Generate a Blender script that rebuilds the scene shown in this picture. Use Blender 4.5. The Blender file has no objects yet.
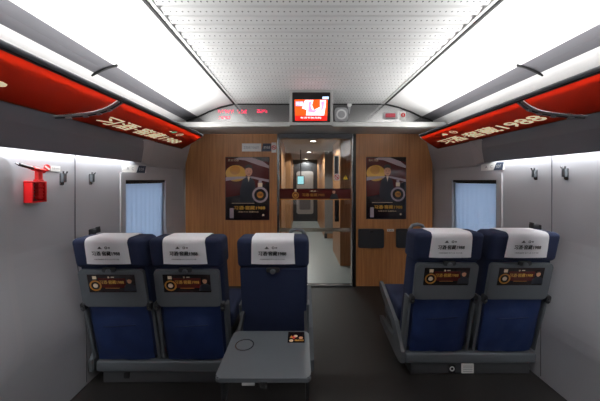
import bpy, bmesh, math
from mathutils import Vector, Matrix
S = bpy.context.scene
C = S.collection
H = 1.42            # eye height
YB = -2.6           # back end of the coach section
YP = 3.57           # partition
CX = 0.12           # centre line of the coach
def mir(x): return 2*CX - x

# ------------------------------------------------------------------ materials
def lin(c):
    return tuple(((v/255)/12.92 if v/255 <= .04045 else ((v/255+.055)/1.055)**2.4) for v in c) + (1,)
_m = {}
def mat(name, rgb, rough=.5, metal=0, emit=0, bump=0, bscale=200, var=0, vscale=8, coat=0, spec=.5):
    if name in _m: return _m[name]
    m = bpy.data.materials.new(name); m.use_nodes = True; _m[name] = m
    nt = m.node_tree; b = nt.nodes['Principled BSDF']
    b.inputs['Base Color'].default_value = lin(rgb)
    b.inputs['Roughness'].default_value = rough
    b.inputs['Metallic'].default_value = metal
    b.inputs['Coat Weight'].default_value = coat
    b.inputs['Coat Roughness'].default_value = .08
    b.inputs['Specular IOR Level'].default_value = spec
    if emit:
        b.inputs['Emission Color'].default_value = lin(rgb); b.inputs['Emission Strength'].default_value = emit
    tc = nt.nodes.new('ShaderNodeTexCoord')
    if var:
        n = nt.nodes.new('ShaderNodeTexNoise'); n.inputs['Scale'].default_value = vscale; n.inputs['Detail'].default_value = 4
        nt.links.new(tc.outputs['Object'], n.inputs['Vector'])
        r = nt.nodes.new('ShaderNodeMapRange'); r.inputs[3].default_value = 1-var; r.inputs[4].default_value = 1+var
        nt.links.new(n.outputs['Fac'], r.inputs[0])
        mx = nt.nodes.new('ShaderNodeVectorMath'); mx.operation = 'SCALE'
        mx.inputs[0].default_value = lin(rgb)[:3]
        nt.links.new(r.outputs[0], mx.inputs['Scale']); nt.links.new(mx.outputs[0], b.inputs['Base Color'])
    if bump:
        n = nt.nodes.new('ShaderNodeTexNoise'); n.inputs['Scale'].default_value = bscale
        nt.links.new(tc.outputs['Object'], n.inputs['Vector'])
        bp = nt.nodes.new('ShaderNodeBump'); bp.inputs['Strength'].default_value = bump; bp.inputs['Distance'].default_value = .003
        nt.links.new(n.outputs['Fac'], bp.inputs['Height']); nt.links.new(bp.outputs[0], b.inputs['Normal'])
    return m

WALL = mat('grey_wall_laminate', (170,171,176), .55, var=.03, vscale=3)
WALLP = mat('light_grey_plastic', (172,172,176), .45)
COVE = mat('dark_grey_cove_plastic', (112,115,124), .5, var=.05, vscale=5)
WHITE = mat('white_ceiling_panel', (236,236,236), .45)
STRIPG = mat('mid_grey_strip', (94,94,99), .5)
LIP = mat('pale_grey_metal', (178,178,176), .35, metal=.2)
DARKJ = mat('dark_joint_rubber', (24,24,26), .7)
FLOOR = mat('dark_floor_covering', (36,34,33), .5, bump=.15, bscale=400, var=.12, vscale=14)
NAVY = mat('navy_seat_cloth', (26,37,68), .85, bump=.35, bscale=900, var=.12, vscale=30)
NAVYP = mat('blue_pocket_cloth', (27,46,92), .6, bump=1.0, bscale=16, var=.25, vscale=9)
SEATG = mat('grey_seat_plastic', (90,95,100), .45, var=.03)
SEATD = mat('dark_seat_metal', (46,47,50), .5)
TRAYG = mat('grey_tray_plastic', (90,95,100), .42, var=.02)
CLOTHW = mat('white_cover_cloth', (226,226,230), .8, bump=.3, bscale=60)
INK = mat('black_ink', (30,30,34), .6)
INKG = mat('grey_ink', (120,120,125), .6)
def film(name, rgb, k=.85, var=0):
    m = mat(name, rgb, .35, var=var, vscale=3); nt = m.node_tree
    b = nt.nodes['Principled BSDF']; o = nt.nodes['Material Output']
    t = nt.nodes.new('ShaderNodeBsdfTranslucent'); t.inputs[0].default_value = lin(rgb)
    mx = nt.nodes.new('ShaderNodeMixShader'); mx.inputs[0].default_value = k
    nt.links.new(b.outputs[0], mx.inputs[1]); nt.links.new(t.outputs[0], mx.inputs[2]); nt.links.new(mx.outputs[0], o.inputs[0])
    return m
RED = film('red_banner_film', (196,88,62), .85, .05)
REDB = film('banner_border_tan', (170,100,66))
CREAM = mat('cream_glow_lettering', (244,228,186), .5, emit=.62)  # emission stands in for rack light shining through the letters
GREEN = mat('green_glow_dot', (110,190,145), .5, emit=.5)  # own glow added in place of light passing through the banner
BLACKP = mat('black_plastic', (18,18,20), .35)
CHROME = mat('brushed_metal', (150,150,152), .25, metal=.9)
PBLACK = mat('poster_dark_print', (34,20,22), .22, coat=.5)
PMAR = mat('poster_maroon_print', (84,26,24), .22, coat=.5)
PGOLD = mat('poster_gold_print', (190,128,44), .3, coat=.4)
PYEL = mat('poster_yellow_print', (212,160,60), .3, coat=.4)
PCREAM = mat('poster_cream_print', (232,210,180), .3, coat=.4)
PSKIN = mat('poster_skin_print', (206,150,118), .4, coat=.3)
PHAIR = mat('poster_hair_print', (20,14,14), .4)
PSUIT = mat('poster_suit_print', (30,34,44), .4)
PLILAC = mat('poster_silver_print_glare', (168,152,158), .3, coat=.4)  # silver print, and the ceiling-light glare painted on the posters
SKIRTG = mat('skirt_grey_metal', (66,67,70), .5)
SIGNW = mat('white_sign_film', (225,225,222), .5)
SIGNR = mat('red_sign_film', (205,35,35), .5)
SIGND = mat('dark_blue_sign_film', (52,62,80), .5)
SIGNY = mat('yellow_sign_film', (238,200,40), .5)
HRED = mat('red_hammer_plastic', (214,24,28), .35)
CFLOOR = mat('pale_teal_floor', (150,160,160), .35, var=.05)
CWALL = mat('corridor_grey_wall', (150,150,150), .5)
CDARK = mat('corridor_dark_panel', (44,46,50), .5)
LAMPC = mat('round_downlight_lens', (255,250,240), .5, emit=14)
LED = mat('pink_led_dots', (255,40,90), .5, emit=1.3)
BRKT = mat('satin_grey_bracket', (140,140,142), .6)
TVH = mat('television_housing_grey', (165,165,163), .4)
TVR = mat('screen_orange', (255,84,14), .4, emit=1.0)
TVD = mat('screen_red', (215,22,12), .4, emit=.9)
TVW = mat('screen_white', (255,238,246), .4, emit=1.1)
TVP = mat('screen_pink', (240,150,190), .4, emit=1.0)
TVB = mat('screen_blue_white', (200,225,255), .4, emit=1.0)

def wood(name, base, dark):
    m = mat(name, base, .38); nt = m.node_tree; b = nt.nodes['Principled BSDF']
    tc = nt.nodes.new('ShaderNodeTexCoord'); mp = nt.nodes.new('ShaderNodeMapping')
    mp.inputs['Scale'].default_value = (22, 22, .9)
    n = nt.nodes.new('ShaderNodeTexNoise'); n.inputs['Scale'].default_value = 2.2; n.inputs['Detail'].default_value = 6
    cr = nt.nodes.new('ShaderNodeValToRGB')
    cr.color_ramp.elements[0].position = .3; cr.color_ramp.elements[0].color = lin(dark)
    cr.color_ramp.elements[1].position = .7; cr.color_ramp.elements[1].color = lin(base)
    nt.links.new(tc.outputs['Object'], mp.inputs[0]); nt.links.new(mp.outputs[0], n.inputs['Vector'])
    nt.links.new(n.outputs['Fac'], cr.inputs[0]); nt.links.new(cr.outputs[0], b.inputs['Base Color'])
    return m
WOOD = wood('warm_wood_veneer', (192,132,82), (162,108,64))
WOOD2 = wood('orange_corridor_wood', (196,150,108), (166,122,82))

def perforated():
    m = mat('perforated_ceiling_metal', (206,206,206), .42); nt = m.node_tree; b = nt.nodes['Principled BSDF']
    tc = nt.nodes.new('ShaderNodeTexCoord'); sp = nt.nodes.new('ShaderNodeSeparateXYZ')
    nt.links.new(tc.outputs['Object'], sp.inputs[0])
    def M(op, a, bb=None):
        n = nt.nodes.new('ShaderNodeMath'); n.operation = op
        for i, v in enumerate((a, bb)):
            if v is None: continue
            if hasattr(v, 'links'): nt.links.new(v, n.inputs[i])
            else: n.inputs[i].default_value = v
        return n.outputs[0]
    fx = M('MULTIPLY', M('SUBTRACT', M('FRACT', M('DIVIDE', M('ADD', sp.outputs[0], 10), .034)), .5), .034)
    fy = M('MULTIPLY', M('SUBTRACT', M('FRACT', M('DIVIDE', M('ADD', sp.outputs[1], 5.99375), .085)), .35), .085)
    d = M('SQRT', M('ADD', M('MULTIPLY', fx, fx), M('MULTIPLY', fy, fy)))
    k = M('LESS_THAN', d, .0048)
    mx = nt.nodes.new('ShaderNodeMix'); mx.data_type = 'RGBA'
    mx.inputs[6].default_value = lin((206,206,206)); mx.inputs[7].default_value = lin((96,96,99))
    nt.links.new(k, mx.inputs[0]); nt.links.new(mx.outputs[2], b.inputs['Base Color'])
    return m
PERF = perforated()
GLOSSF = mat('glossy_grey_header_panel', (160,160,160), .12, metal=.8)

def glassmat(name, tint=(1,1,1), refl=1.5):
    m = bpy.data.materials.new(name); m.use_nodes = True; nt = m.node_tree; nt.nodes.clear()
    o = nt.nodes.new('ShaderNodeOutputMaterial'); mx = nt.nodes.new('ShaderNodeMixShader')
    t = nt.nodes.new('ShaderNodeBsdfTransparent'); t.inputs[0].default_value = (*tint, 1)
    g = nt.nodes.new('ShaderNodeBsdfGlossy'); g.inputs['Roughness'].default_value = .02
    f = nt.nodes.new('ShaderNodeFresnel'); f.inputs[0].default_value = refl
    nt.links.new(f.outputs[0], mx.inputs[0]); nt.links.new(t.outputs[0], mx.inputs[1]); nt.links.new(g.outputs[0], mx.inputs[2])
    nt.links.new(mx.outputs[0], o.inputs[0]); return m
GLASS = glassmat('clear_door_glass', (.9,.92,.92), 1.75)
WGLASS = glassmat('window_glass', (.85,.9,.95), 1.5)
def curtainmat():
    m = mat('pale_blue_curtain_cloth', (196,204,216), .8, bump=.2, bscale=500); nt = m.node_tree
    b = nt.nodes['Principled BSDF']; o = nt.nodes['Material Output']
    t = nt.nodes.new('ShaderNodeBsdfTranslucent'); t.inputs[0].default_value = lin((205,214,226))
    mx = nt.nodes.new('ShaderNodeMixShader'); mx.inputs[0].default_value = .6
    nt.links.new(b.outputs[0], mx.inputs[1]); nt.links.new(t.outputs[0], mx.inputs[2]); nt.links.new(mx.outputs[0], o.inputs[0])
    return m
CURT = curtainmat()
def frostmat():
    m = glassmat('frosted_strip_glass', (.6,.6,.58), 1.5); nt = m.node_tree
    d = nt.nodes.new('ShaderNodeBsdfDiffuse'); d.inputs[0].default_value = lin((170,165,150))
    m2 = nt.nodes.new('ShaderNodeMixShader'); m2.inputs[0].default_value = .5
    o = [n for n in nt.nodes if n.type == 'OUTPUT_MATERIAL'][0]; src = o.inputs[0].links[0].from_socket
    nt.links.new(src, m2.inputs[1]); nt.links.new(d.outputs[0], m2.inputs[2]); nt.links.new(m2.outputs[0], o.inputs[0])
    return m
FROST = frostmat()
SHELFG = glassmat('rack_shelf_glass', (.93,.95,.95), 1.45)

# ------------------------------------------------------------------ mesh building
def frame(o, u, v):
    u = Vector(u).normalized(); v = Vector(v).normalized(); n = u.cross(v).normalized(); v = n.cross(u)
    m = Matrix((u, v, n)).transposed().to_4x4(); m.translation = Vector(o); return m
_txt = {}
def text_tris(s, bold=0):
    k = s
    if k in _txt: return _txt[k]
    cu = bpy.data.curves.new('t', 'FONT'); cu.body = s; cu.size = 1; cu.resolution_u = 2
    cu.fill_mode = 'FRONT'
    o = bpy.data.objects.new('t', cu); C.objects.link(o)
    dg = bpy.context.evaluated_depsgraph_get(); me = bpy.data.meshes.new_from_object(o.evaluated_get(dg))
    vs = [v.co.copy() for v in me.vertices]; fs = [tuple(p.vertices) for p in me.polygons]
    bpy.data.objects.remove(o); bpy.data.curves.remove(cu); bpy.data.meshes.remove(me)
    if not vs: vs = [Vector((0,0,0))]
    x0 = min(v.x for v in vs); x1 = max(v.x for v in vs); y0 = min(v.y for v in vs); y1 = max(v.y for v in vs)
    _txt[k] = (vs, fs, x0, x1, y0, y1); return _txt[k]

class MB:
    def __init__(s): s.v = []; s.f = []; s.mi = []; s.sm = []; s.mats = []
    def idx(s, m):
        if m not in s.mats: s.mats.append(m)
        return s.mats.index(m)
    def raw(s, vs, fs, m, M=None, smooth=False):
        b = len(s.v); i = s.idx(m)
        for p in vs:
            p = Vector(p); s.v.append((M @ p) if M else p)
        for f in fs: s.f.append(tuple(b+k for k in f)); s.mi.append(i); s.sm.append(smooth)
        return s
    def frombm(s, bm, m, M=None, smooth=False):
        bm.verts.index_update()
        s.raw([v.co.copy() for v in bm.verts], [tuple(v.index for v in f.verts) for f in bm.faces], m, M, smooth); bm.free(); return s
    def box(s, x0, x1, y0, y1, z0, z1, m, M=None, r=0, seg=3):
        bm = bmesh.new(); bmesh.ops.create_cube(bm, size=1)
        for v in bm.verts: v.co = Vector(((x0+x1)/2+v.co.x*(x1-x0), (y0+y1)/2+v.co.y*(y1-y0), (z0+z1)/2+v.co.z*(z1-z0)))
        if r: bmesh.ops.bevel(bm, geom=bm.edges[:], offset=r, segments=seg, affect='EDGES', profile=.5)
        return s.frombm(bm, m, M, bool(r))
    def prism(s, pts, m, M=None, t=.002, z=0, r=0):
        """2D polygon in the frame's u,v plane from z to z+t"""
        n = len(pts)
        a = sum(pts[i][0]*pts[(i+1)%n][1]-pts[(i+1)%n][0]*pts[i][1] for i in range(n))
        if a < 0: pts = pts[::-1]
        if r:
            bm = bmesh.new(); vb = [bm.verts.new((p[0], p[1], z)) for p in pts]; vt = [bm.verts.new((p[0], p[1], z+t)) for p in pts]
            bm.faces.new(vb[::-1]); top = bm.faces.new(vt)
            for i in range(n): bm.faces.new((vb[i], vb[(i+1)%n], vt[(i+1)%n], vt[i]))
            bmesh.ops.bevel(bm, geom=list(top.edges), offset=r, segments=2, affect='EDGES')
            return s.frombm(bm, m, M)
        vs = [(p[0], p[1], z) for p in pts]+[(p[0], p[1], z+t) for p in pts]
        fs = [tuple(range(n))[::-1], tuple(range(n, 2*n))]+[(i, (i+1)%n, (i+1)%n+n, i+n) for i in range(n)]
        return s.raw(vs, fs, m, M)
    def disc(s, cx, cy, r, m, M=None, t=.002, z=0, n=20, ry=None, bev=0):
        return s.prism([(cx+r*math.cos(2*math.pi*i/n), cy+(ry or r)*math.sin(2*math.pi*i/n)) for i in range(n)], m, M, t, z, bev)
    def ring(s, cx, cy, r0, r1, m, M=None, t=.002, z=0, n=24):
        vs = []; fs = []
        for k in range(n):
            a = 2*math.pi*k/n
            for r, zz in ((r0, z), (r1, z), (r1, z+t), (r0, z+t)): vs.append((cx+r*math.cos(a), cy+r*math.sin(a), zz))
        for k in range(n):
            for j in range(4):
                a = 4*k+j; b = 4*k+(j+1)%4; c = 4*((k+1)%n)+(j+1)%4; d = 4*((k+1)%n)+j
                fs.append((a, d, c, b))
        return s.raw(vs, fs, m, M)
    def rrect(s, x0, x1, y0, y1, r, m, M=None, t=.002, z=0, bev=0):
        pts = []
        for cx, cy, a0 in ((x1-r, y1-r, 0), (x0+r, y1-r, 90), (x0+r, y0+r, 180), (x1-r, y0+r, 270)):
            for k in range(6):
                a = math.radians(a0+18*k); pts.append((cx+r*math.cos(a), cy+r*math.sin(a)))
        return s.prism(pts, m, M, t, z, bev)
    def rect(s, x0, x1, y0, y1, m, M=None, t=.002, z=0):
        return s.prism([(x0,y0),(x1,y0),(x1,y1),(x0,y1)], m, M, t, z)
    def text(s, st, x0, x1, y0, y1, m, M=None, z=.002, bold=0):
        vs, fs, a, b, c, d = text_tris(st, bold)
        if b-a < 1e-6: return s
        h = abs(y1-y0); offs = ((0,0),) if not bold else ((-bold*h,0),(bold*h,0),(0,bold*h*.7),(0,-bold*h*.7))
        for k, (ox, oy) in enumerate(offs):
            s.raw([(x0+ox+(v.x-a)/(b-a)*(x1-x0), y0+oy+(v.y-c)/(d-c)*(y1-y0), z+k*.00004) for v in vs], fs, m, M)
        return s
    def tube(s, pts, r, m, M=None, n=10, flat=1.0):
        pts = [Vector(p) for p in pts]; vs = []; fs = []; up = None
        for i, p in enumerate(pts):
            d = (pts[min(i+1, len(pts)-1)]-pts[max(i-1, 0)]).normalized()
            if up is None: up = Vector((0,0,1)) if abs(d.z) < .9 else Vector((1,0,0))
            a = d.cross(up).normalized(); b = a.cross(d).normalized(); up = b
            for k in range(n):
                t = 2*math.pi*k/n; vs.append(p+a*math.cos(t)*r+b*math.sin(t)*r*flat)
        for i in range(len(pts)-1):
            for k in range(n): fs.append((i*n+k, i*n+(k+1)%n, (i+1)*n+(k+1)%n, (i+1)*n+k))
        fs.append(tuple(range(n))[::-1]); fs.append(tuple((len(pts)-1)*n+k for k in range(n)))
        return s.raw(vs, fs, m, M, True)
    def cyl(s, p0, p1, r, m, M=None, n=20): return s.tube([p0, p1], r, m, M, n)
    def strip(s, prof, y0, y1, m, th, smooth=False):
        """profile (x,z) swept along Y with a thickness th along the profile's left normal"""
        n = len(prof); off = []
        for i, p in enumerate(prof):
            a = Vector(prof[max(i-1, 0)]); b = Vector(prof[min(i+1, n-1)]); d = (b-a).normalized()
            off.append((p[0]-d.y*th, p[1]+d.x*th))
        loop = list(prof)+off[::-1]; k = len(loop)
        vs = [(p[0], y0, p[1]) for p in loop]+[(p[0], y1, p[1]) for p in loop]
        fs = [(i, (i+1)%k, (i+1)%k+k, i+k) for i in range(k)]
        for i in range(n-1):
            q = (i, i+1, k-2-i, k-1-i); fs.append(q[::-1]); fs.append(tuple(j+k for j in q))
        return s.raw(vs, fs, m, None, smooth)
    def map(s, fn): s.v = [Vector(fn(p)) for p in s.v]; return s
    def build(s, name, parent=None, loc=None):
        me = bpy.data.meshes.new(name); me.from_pydata([tuple(p) for p in s.v], [], s.f)
        for m in s.mats: me.materials.append(m)
        for p, i, sm in zip(me.polygons, s.mi, s.sm): p.material_index = i; p.use_smooth = sm
        bm = bmesh.new(); bm.from_mesh(me); bmesh.ops.recalc_face_normals(bm, faces=bm.faces[:]); bm.to_mesh(me); bm.free()
        if any(s.sm):
            try: me.set_sharp_from_angle(angle=math.radians(38))
            except Exception: pass
        me.update()
        o = bpy.data.objects.new(name, me); C.objects.link(o)
        if parent: o.parent = parent
        if loc: o.location = loc
        return o
def tag(o, label, cat, group=None):
    o['label'] = label; o['category'] = cat
    if group: o['group'] = group
    return o
def struct(name, mb):
    o = mb.build(name); o['kind'] = 'structure'; return o
def thing(name, label, cat, loc, group=None, rz=0):
    o = bpy.data.objects.new(name, None); C.objects.link(o); o.location = loc; o.rotation_euler = (0,0,rz)
    o.empty_display_size = .1
    return tag(o, label, cat, group)
def copy_tree(o, loc, label):
    r = o.copy(); C.objects.link(r); r.location = loc; r['label'] = label
    for ch in list(o.children):
        c = ch.copy(); C.objects.link(c); c.parent = r
        for g in list(ch.children):
            d = g.copy(); C.objects.link(d); d.parent = c
    return r

BRAND = '习酒·窖藏1988'
# ------------------------------------------------------------------ coach shell
def sst(t): t = max(0, min(1, t)); return t*t*(3-2*t)
def wx(z): return -1.56+.08*sst((1.05-z)/.75)       # left wall inner face, bows in towards the floor
W_Y0, W_Y1, W_Z0, W_Z1 = 2.36, 3.09, .74, 1.43
WTOP = 1.66
def side_wall(sgn, y0w, y1w):
    mb = MB()
    def P(z): x = wx(z); return (x if sgn < 0 else mir(x), z)
    def seg(z0, z1, ya, yb):
        n = max(2, int((z1-z0)/.07)); pr = [P(z0+(z1-z0)*i/n) for i in range(n+1)]
        mb.strip(pr, ya, yb, WALL, .05 if sgn < 0 else -.05)
    seg(0, WTOP, YB, y0w); seg(0, WTOP, y1w, YP)
    seg(0, W_Z0, y0w, y1w); seg(W_Z1, WTOP, y0w, y1w)
    return mb
struct('wall_left', side_wall(-1, W_Y0, W_Y1))
struct('wall_right', side_wall(1, W_Y0+.06, W_Y1+.06))

mb = MB(); mb.box(-1.6, 1.84, YB, 3.62, -.05, 0, FLOOR); struct('floor', mb)
mb = MB(); mb.box(-1.75, 1.99, YB-.05, YB, 0, 2.5, CDARK); struct('wall_back', mb)
# upper side walls above the racks, cove panels, ceiling
def up_profile(sgn, pts): return [(x if sgn < 0 else mir(x), H+u) for x, u in pts]
for sgn, nm in ((-1, 'left'), (1, 'right')):
    t = .02 if sgn < 0 else -.02
    mb = MB(); mb.strip(up_profile(sgn, [(-1.58,.24),(-1.56,.38),(-1.53,.55),(-1.47,.70),(-1.43,.745)]), YB, YP, WHITE, t); struct('wall_upper_'+nm, mb)
    mb = MB(); mb.strip(up_profile(sgn, [(-1.43,.745),(-1.375,.775),(-1.29,.80)]), YB, YP, STRIPG, t)
    struct('trim_vent_'+nm, mb)
    mb = MB(); mb.strip(up_profile(sgn, [(-1.29,.797),(-1.15,.865),(-1.0,.92),(-.825,.965)]), YB, 1.855, WHITE, t, True)
    mb.strip(up_profile(sgn, [(-1.29,.797),(-1.15,.865),(-1.0,.92),(-.825,.965)]), 1.862, YP, WHITE, t, True)
    mb.strip(up_profile(sgn, [(-1.45,.76),(-1.29,.812),(-1.15,.88),(-1.0,.935),(-.80,.985)]), 1.84, 1.88, STRIPG, t)
    struct('ceiling_side_'+nm, mb)
    # joint line of the vent strip
    mb = MB(); mb.tube([(p[0], 1.858, p[1]-.003) for p in up_profile(sgn, [(-1.45,.73),(-1.38,.765),(-1.33,.785),(-1.27,.80)])], .008, DARKJ)
    struct('trim_joint_'+nm, mb)
    # dark cove under the rack with the slot lamp behind its lower lip
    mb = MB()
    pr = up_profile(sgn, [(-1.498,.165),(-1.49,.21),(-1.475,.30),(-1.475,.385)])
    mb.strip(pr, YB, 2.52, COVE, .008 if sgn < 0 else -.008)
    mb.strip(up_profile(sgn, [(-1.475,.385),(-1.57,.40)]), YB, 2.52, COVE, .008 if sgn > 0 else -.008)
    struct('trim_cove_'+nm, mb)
    # pale end piece between the cove and the partition
    a = up_profile(sgn, [(-1.565,.13),(-1.475,.385),(-1.43,.56),(-1.57,.56)])
    c = up_profile(sgn, [(-1.565,.13),(-1.545,.385),(-1.545,.56),(-1.57,.56)])
    vs = [(p[0], 2.50, p[1]) for p in up_profile(sgn, [(-1.565,.17),(-1.50,.18),(-1.475,.37),(-1.57,.37)])]
    vs += [(p[0], 2.72, p[1]) for p in up_profile(sgn, [(-1.565,.13),(-1.545,.15),(-1.46,.45),(-1.57,.45)])]
    vs += [(p[0], YP, p[1]) for p in up_profile(sgn, [(-1.565,.13),(-1.548,.15),(-1.44,.56),(-1.57,.56)])]
    fs = [(0,1,2,3), (8,9,10,11)]+[(i, (i+1)%4, (i+1)%4+4, i+4) for i in range(4)]+[(i+4, (i+1)%4+4, (i+1)%4+8, i+8) for i in range(4)]
    mb = MB(); mb.raw(vs, fs, WALLP); struct('trim_end_'+nm, mb)

# centre ceiling, ridged across the coach
pit = .085; mb = MB(); x0, x1 = -.815, mir(-.815); ys = []
y = YB
while y < 3.45:
    ys += [(y, .974), (y+.010, .960), (y+.060, .952), (y+.068, .974)]; y += pit
ys.append((3.47, .966))
n = len(ys); vs = [(x0, a, H+u) for a, u in ys]+[(x1, a, H+u) for a, u in ys]+[(x0, YB, H+1.0), (x0, 3.47, H+1.0), (x1, YB, H+1.0), (x1, 3.47, H+1.0)]
fs = [(i, i+1, n+i+1, n+i) for i in range(n-1)]+[(2*n, 2*n+1, 2*n+3, 2*n+2)]
mb.raw(vs, fs, PERF)
for xa, xb in ((x0, x0+.03), (x1-.03, x1)): mb.box(xa, xb, YB, 3.36, H+.949, H+.975, PERF)
struct('ceiling', mb)
mb = MB(); 
for x in (-.82, mir(-.82)): mb.box(x-.010, x+.010, YB, 3.36, H+.943, H+.985, DARKJ)
struct('trim_seam', mb)
mb = MB(); mb.box(-1.75, 1.99, YB, YP+.1, H+1.02, H+1.06, CWALL); struct('ceiling_outer', mb)
# outer skin closing the sides so that daylight comes only through the windows
mb = MB()
for sgn in (-1, 1):
    xs = sorted([(-1.70 if sgn < 0 else mir(-1.70)), (-1.64 if sgn < 0 else mir(-1.64))])
    d = 0 if sgn < 0 else .06
    mb.box(xs[0], xs[1], YB, W_Y0+d-.02, -.05, H+1.06, CWALL); mb.box(xs[0], xs[1], W_Y1+d+.02, YP+.1, -.05, H+1.06, CWALL)
    mb.box(xs[0], xs[1], W_Y0+d-.02, W_Y1+d+.02, -.05, W_Z0-.02, CWALL); mb.box(xs[0], xs[1], W_Y0+d-.02, W_Y1+d+.02, W_Z1+.02, H+1.06, CWALL)
struct('wall_outer', mb)

# header over the partition: pale lip, glossy sloping panel, soffit
def hy(u): return 3.36
mb = MB(); mb.box(-1.44, mir(-1.44), 3.08, 3.115, H+.615, H+.672, LIP, r=.008)
mb.box(-1.46, mir(-1.46), 3.11, YP, H+.615, H+.635, LIP)
struct('trim_header', mb)
prof = [(-1.43,.745),(-1.375,.772),(-1.29,.797),(-1.15,.865),(-1.0,.92),(-.825,.962)]
arc = [(x, u) for x, u in prof]+[(mir(x), u) for x, u in prof[::-1]]
low = [(-1.43,.64)]+[(mir(-1.43),.64)]
mb = MB(); poly = [low[0]]+arc+[low[1]]
vs = [(x, hy(u), H+u) for x, u in poly]+[(x, hy(u)+.02, H+u) for x, u in poly]; n = len(poly)
mb.raw(vs, [tuple(range(n)), tuple(range(n, 2*n))[::-1]]+[(i, (i+1)%n, (i+1)%n+n, i+n) for i in range(n)], GLOSSF)
struct('wall_header', mb)
mb = MB(); mb.tube([(x, hy(u)-.006, H+u-.008) for x, u in arc], .008, DARKJ); struct('trim_arch', mb)

# ------------------------------------------------------------------ partition
DX0, DX1 = -.285, .69     # doorway
mb = MB(); mb.box(-1.53, DX0-.02, YP, YP+.05, 0, H+.615, WOOD); struct('wall_partition_left', mb)
mb = MB(); mb.box(DX1+.055, mir(-1.53), YP, YP+.05, 0, H+.615, WOOD); struct('wall_partition_right', mb)
mb = MB(); mb.box(-1.6, mir(-1.6), YP+.0, YP+.05, H+.62, H+1.05, CWALL); struct('wall_above_partition', mb)
# door frame and glass door
mb = MB()
mb.box(DX0-.02, DX0+.005, YP-.015, YP+.06, 0, H+.612, CHROME); mb.box(DX1+.0, DX1+.014, YP-.02, YP+.06, 0, H+.612, CHROME)
mb.box(DX1+.014, DX1+.055, YP-.02, YP+.06, 0, H+.612, BLACKP)
mb.box(DX0+.005, DX1, YP-.01, YP+.06, H+.555, H+.612, STRIPG); mb.box(DX0, DX1, YP-.03, YP+.08, 0, .012, SEATD)
struct('trim_doorway', mb)
door = bpy.data.objects.new('door_1', None); C.objects.link(door); door.location = (0, YP+.03, 0); door['kind'] = 'structure'
MB().box(DX0+.008, DX1-.004, -.004, .004, .014, H+.553, GLASS).build('glass_pane', door)
F = frame((0, -.006, 0), (1,0,0), (0,0,1))   # u = X, v = Z, n = -Y
mb = MB(); y0, y1 = H-.265, H-.115
mb.rect(DX0+.01, DX1-.006, y0, y1, PMAR, F, .001); mb.rect(DX0+.01, DX1-.006, y0, y0+.012, PGOLD, F, .0012); mb.rect(DX0+.01, DX1-.006, y1-.01, y1, PBLACK, F, .0012)
mb.text(BRAND, .03, .33, y0+.045, y0+.085, PGOLD, F, .002, .02); mb.text('· 君品 ·', .12, .24, y0+.105, y0+.125, PCREAM, F, .002)
mb.ring(-.06, y0+.06, .032, .045, PGOLD, F, .0014); mb.disc(-.06, y0+.06, .022, PGOLD, F, .0014); mb.rect(-.073, -.047, y0+.11, y0+.14, PCREAM, F, .0014)
mb.disc(.455, y0+.105, .02, PSKIN, F, .0022, ry=.026); mb.prism([(.44,y0+.12),(.475,y0+.12),(.47,y0+.142),(.445,y0+.14)], PHAIR, F, .0024)
mb.prism([(.40,y0+.005),(.52,y0+.005),(.50,y0+.07),(.47,y0+.085),(.44,y0+.085),(.415,y0+.06)], PSUIT, F, .0016)
mb.build('printed_band', door)
MB().rect(DX0+.01, DX1-.006, .725, .775, FROST, F, .001).build('frosted_strip', door)
mb = MB(); mb.rrect(.455, .525, H+.065, H+.33, .01, SIGNW, F, .002); mb.rrect(.467, .513, H+.08, H+.315, .008, CDARK, F, .003)
mb.rrect(.465, .525, .86, H-.27, .01, BLACKP, F, .006); mb.rect(.465,.472,.86,H-.27, CHROME, F, .008); mb.build('handle_plate', door)
def nosmoke(mb, cx, cy, r, F, z=.003):
    mb.ring(cx, cy, r*.72, r, SIGNR, F, .001, z); mb.rect(cx-r*.5, cx+r*.5, cy-r*.12, cy+r*.12, INK, F, .001, z)
    c = .707; w = r*.1
    mb.prism([(cx-r*.72*c-w, cy+r*.72*c-w), (cx-r*.72*c+w, cy+r*.72*c+w), (cx+r*.72*c+w, cy-r*.72*c+w), (cx+r*.72*c-w, cy-r*.72*c-w)], SIGNR, F, .001, z+.0008)
mb = MB(); mb.rrect(.455, .535, H-.005, H+.085, .01, SIGNW, F, .002, .003); nosmoke(mb, .495, H+.04, .034, F, .006); mb.build('no_smoking_sticker', door)
mb = MB(); mb.prism([(.565,H+.0),(.66,H+.0),(.6125,H+.085)], INK, F, .002, .001); mb.prism([(.578,H+.008),(.647,H+.008),(.6125,H+.071)], SIGNY, F, .002, .002)
mb.rect(.609,.616,H+.03,H+.055,INK,F,.001,.004); mb.disc(.6125,H+.02,.004,INK,F,.001,.004); mb.build('warning_triangle', door)

# sign strip at the top of the left panel
FP = frame((0, YP-.0005, 0), (1,0,0), (0,0,1))
def px2(px, py, D=YP): return ((px-300)*D/267, H+(180-py)*D/267)
t = thing('partition_sign', 'white and blue direction strip with no smoking square, high on wood by the door', 'sign', (0,0,0))
a, b = px2(242, 151.5); c, d = px2(277, 143.5)
mb = MB(); xm = px2(259,0)[0]
mb.rect(a, xm+.03, b, d, SIGNW, FP, .003); mb.prism([(xm+.03,b),(px2(271,0)[0],b),(px2(271,0)[0],d),(xm+.055,d)], SIGND, FP, .0034)
mb.text('卫生间 TOILET', a+.02, xm-.0, b+.035, d-.035, INKG, FP, .0036); mb.text('请勿吸烟', xm+.06, px2(270,0)[0], b+.035, d-.035, SIGNW, FP, .0042)
mb.build('direction_strip', t)
mb = MB(); x0 = px2(271.5,0)[0]; mb.rect(x0, c-.008, b-.015, d+.012, SIGNW, FP, .003); nosmoke(mb, (x0+c-.008)/2, (b+d)/2, .03, FP, .0035); mb.build('no_smoking_square', t)

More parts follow.
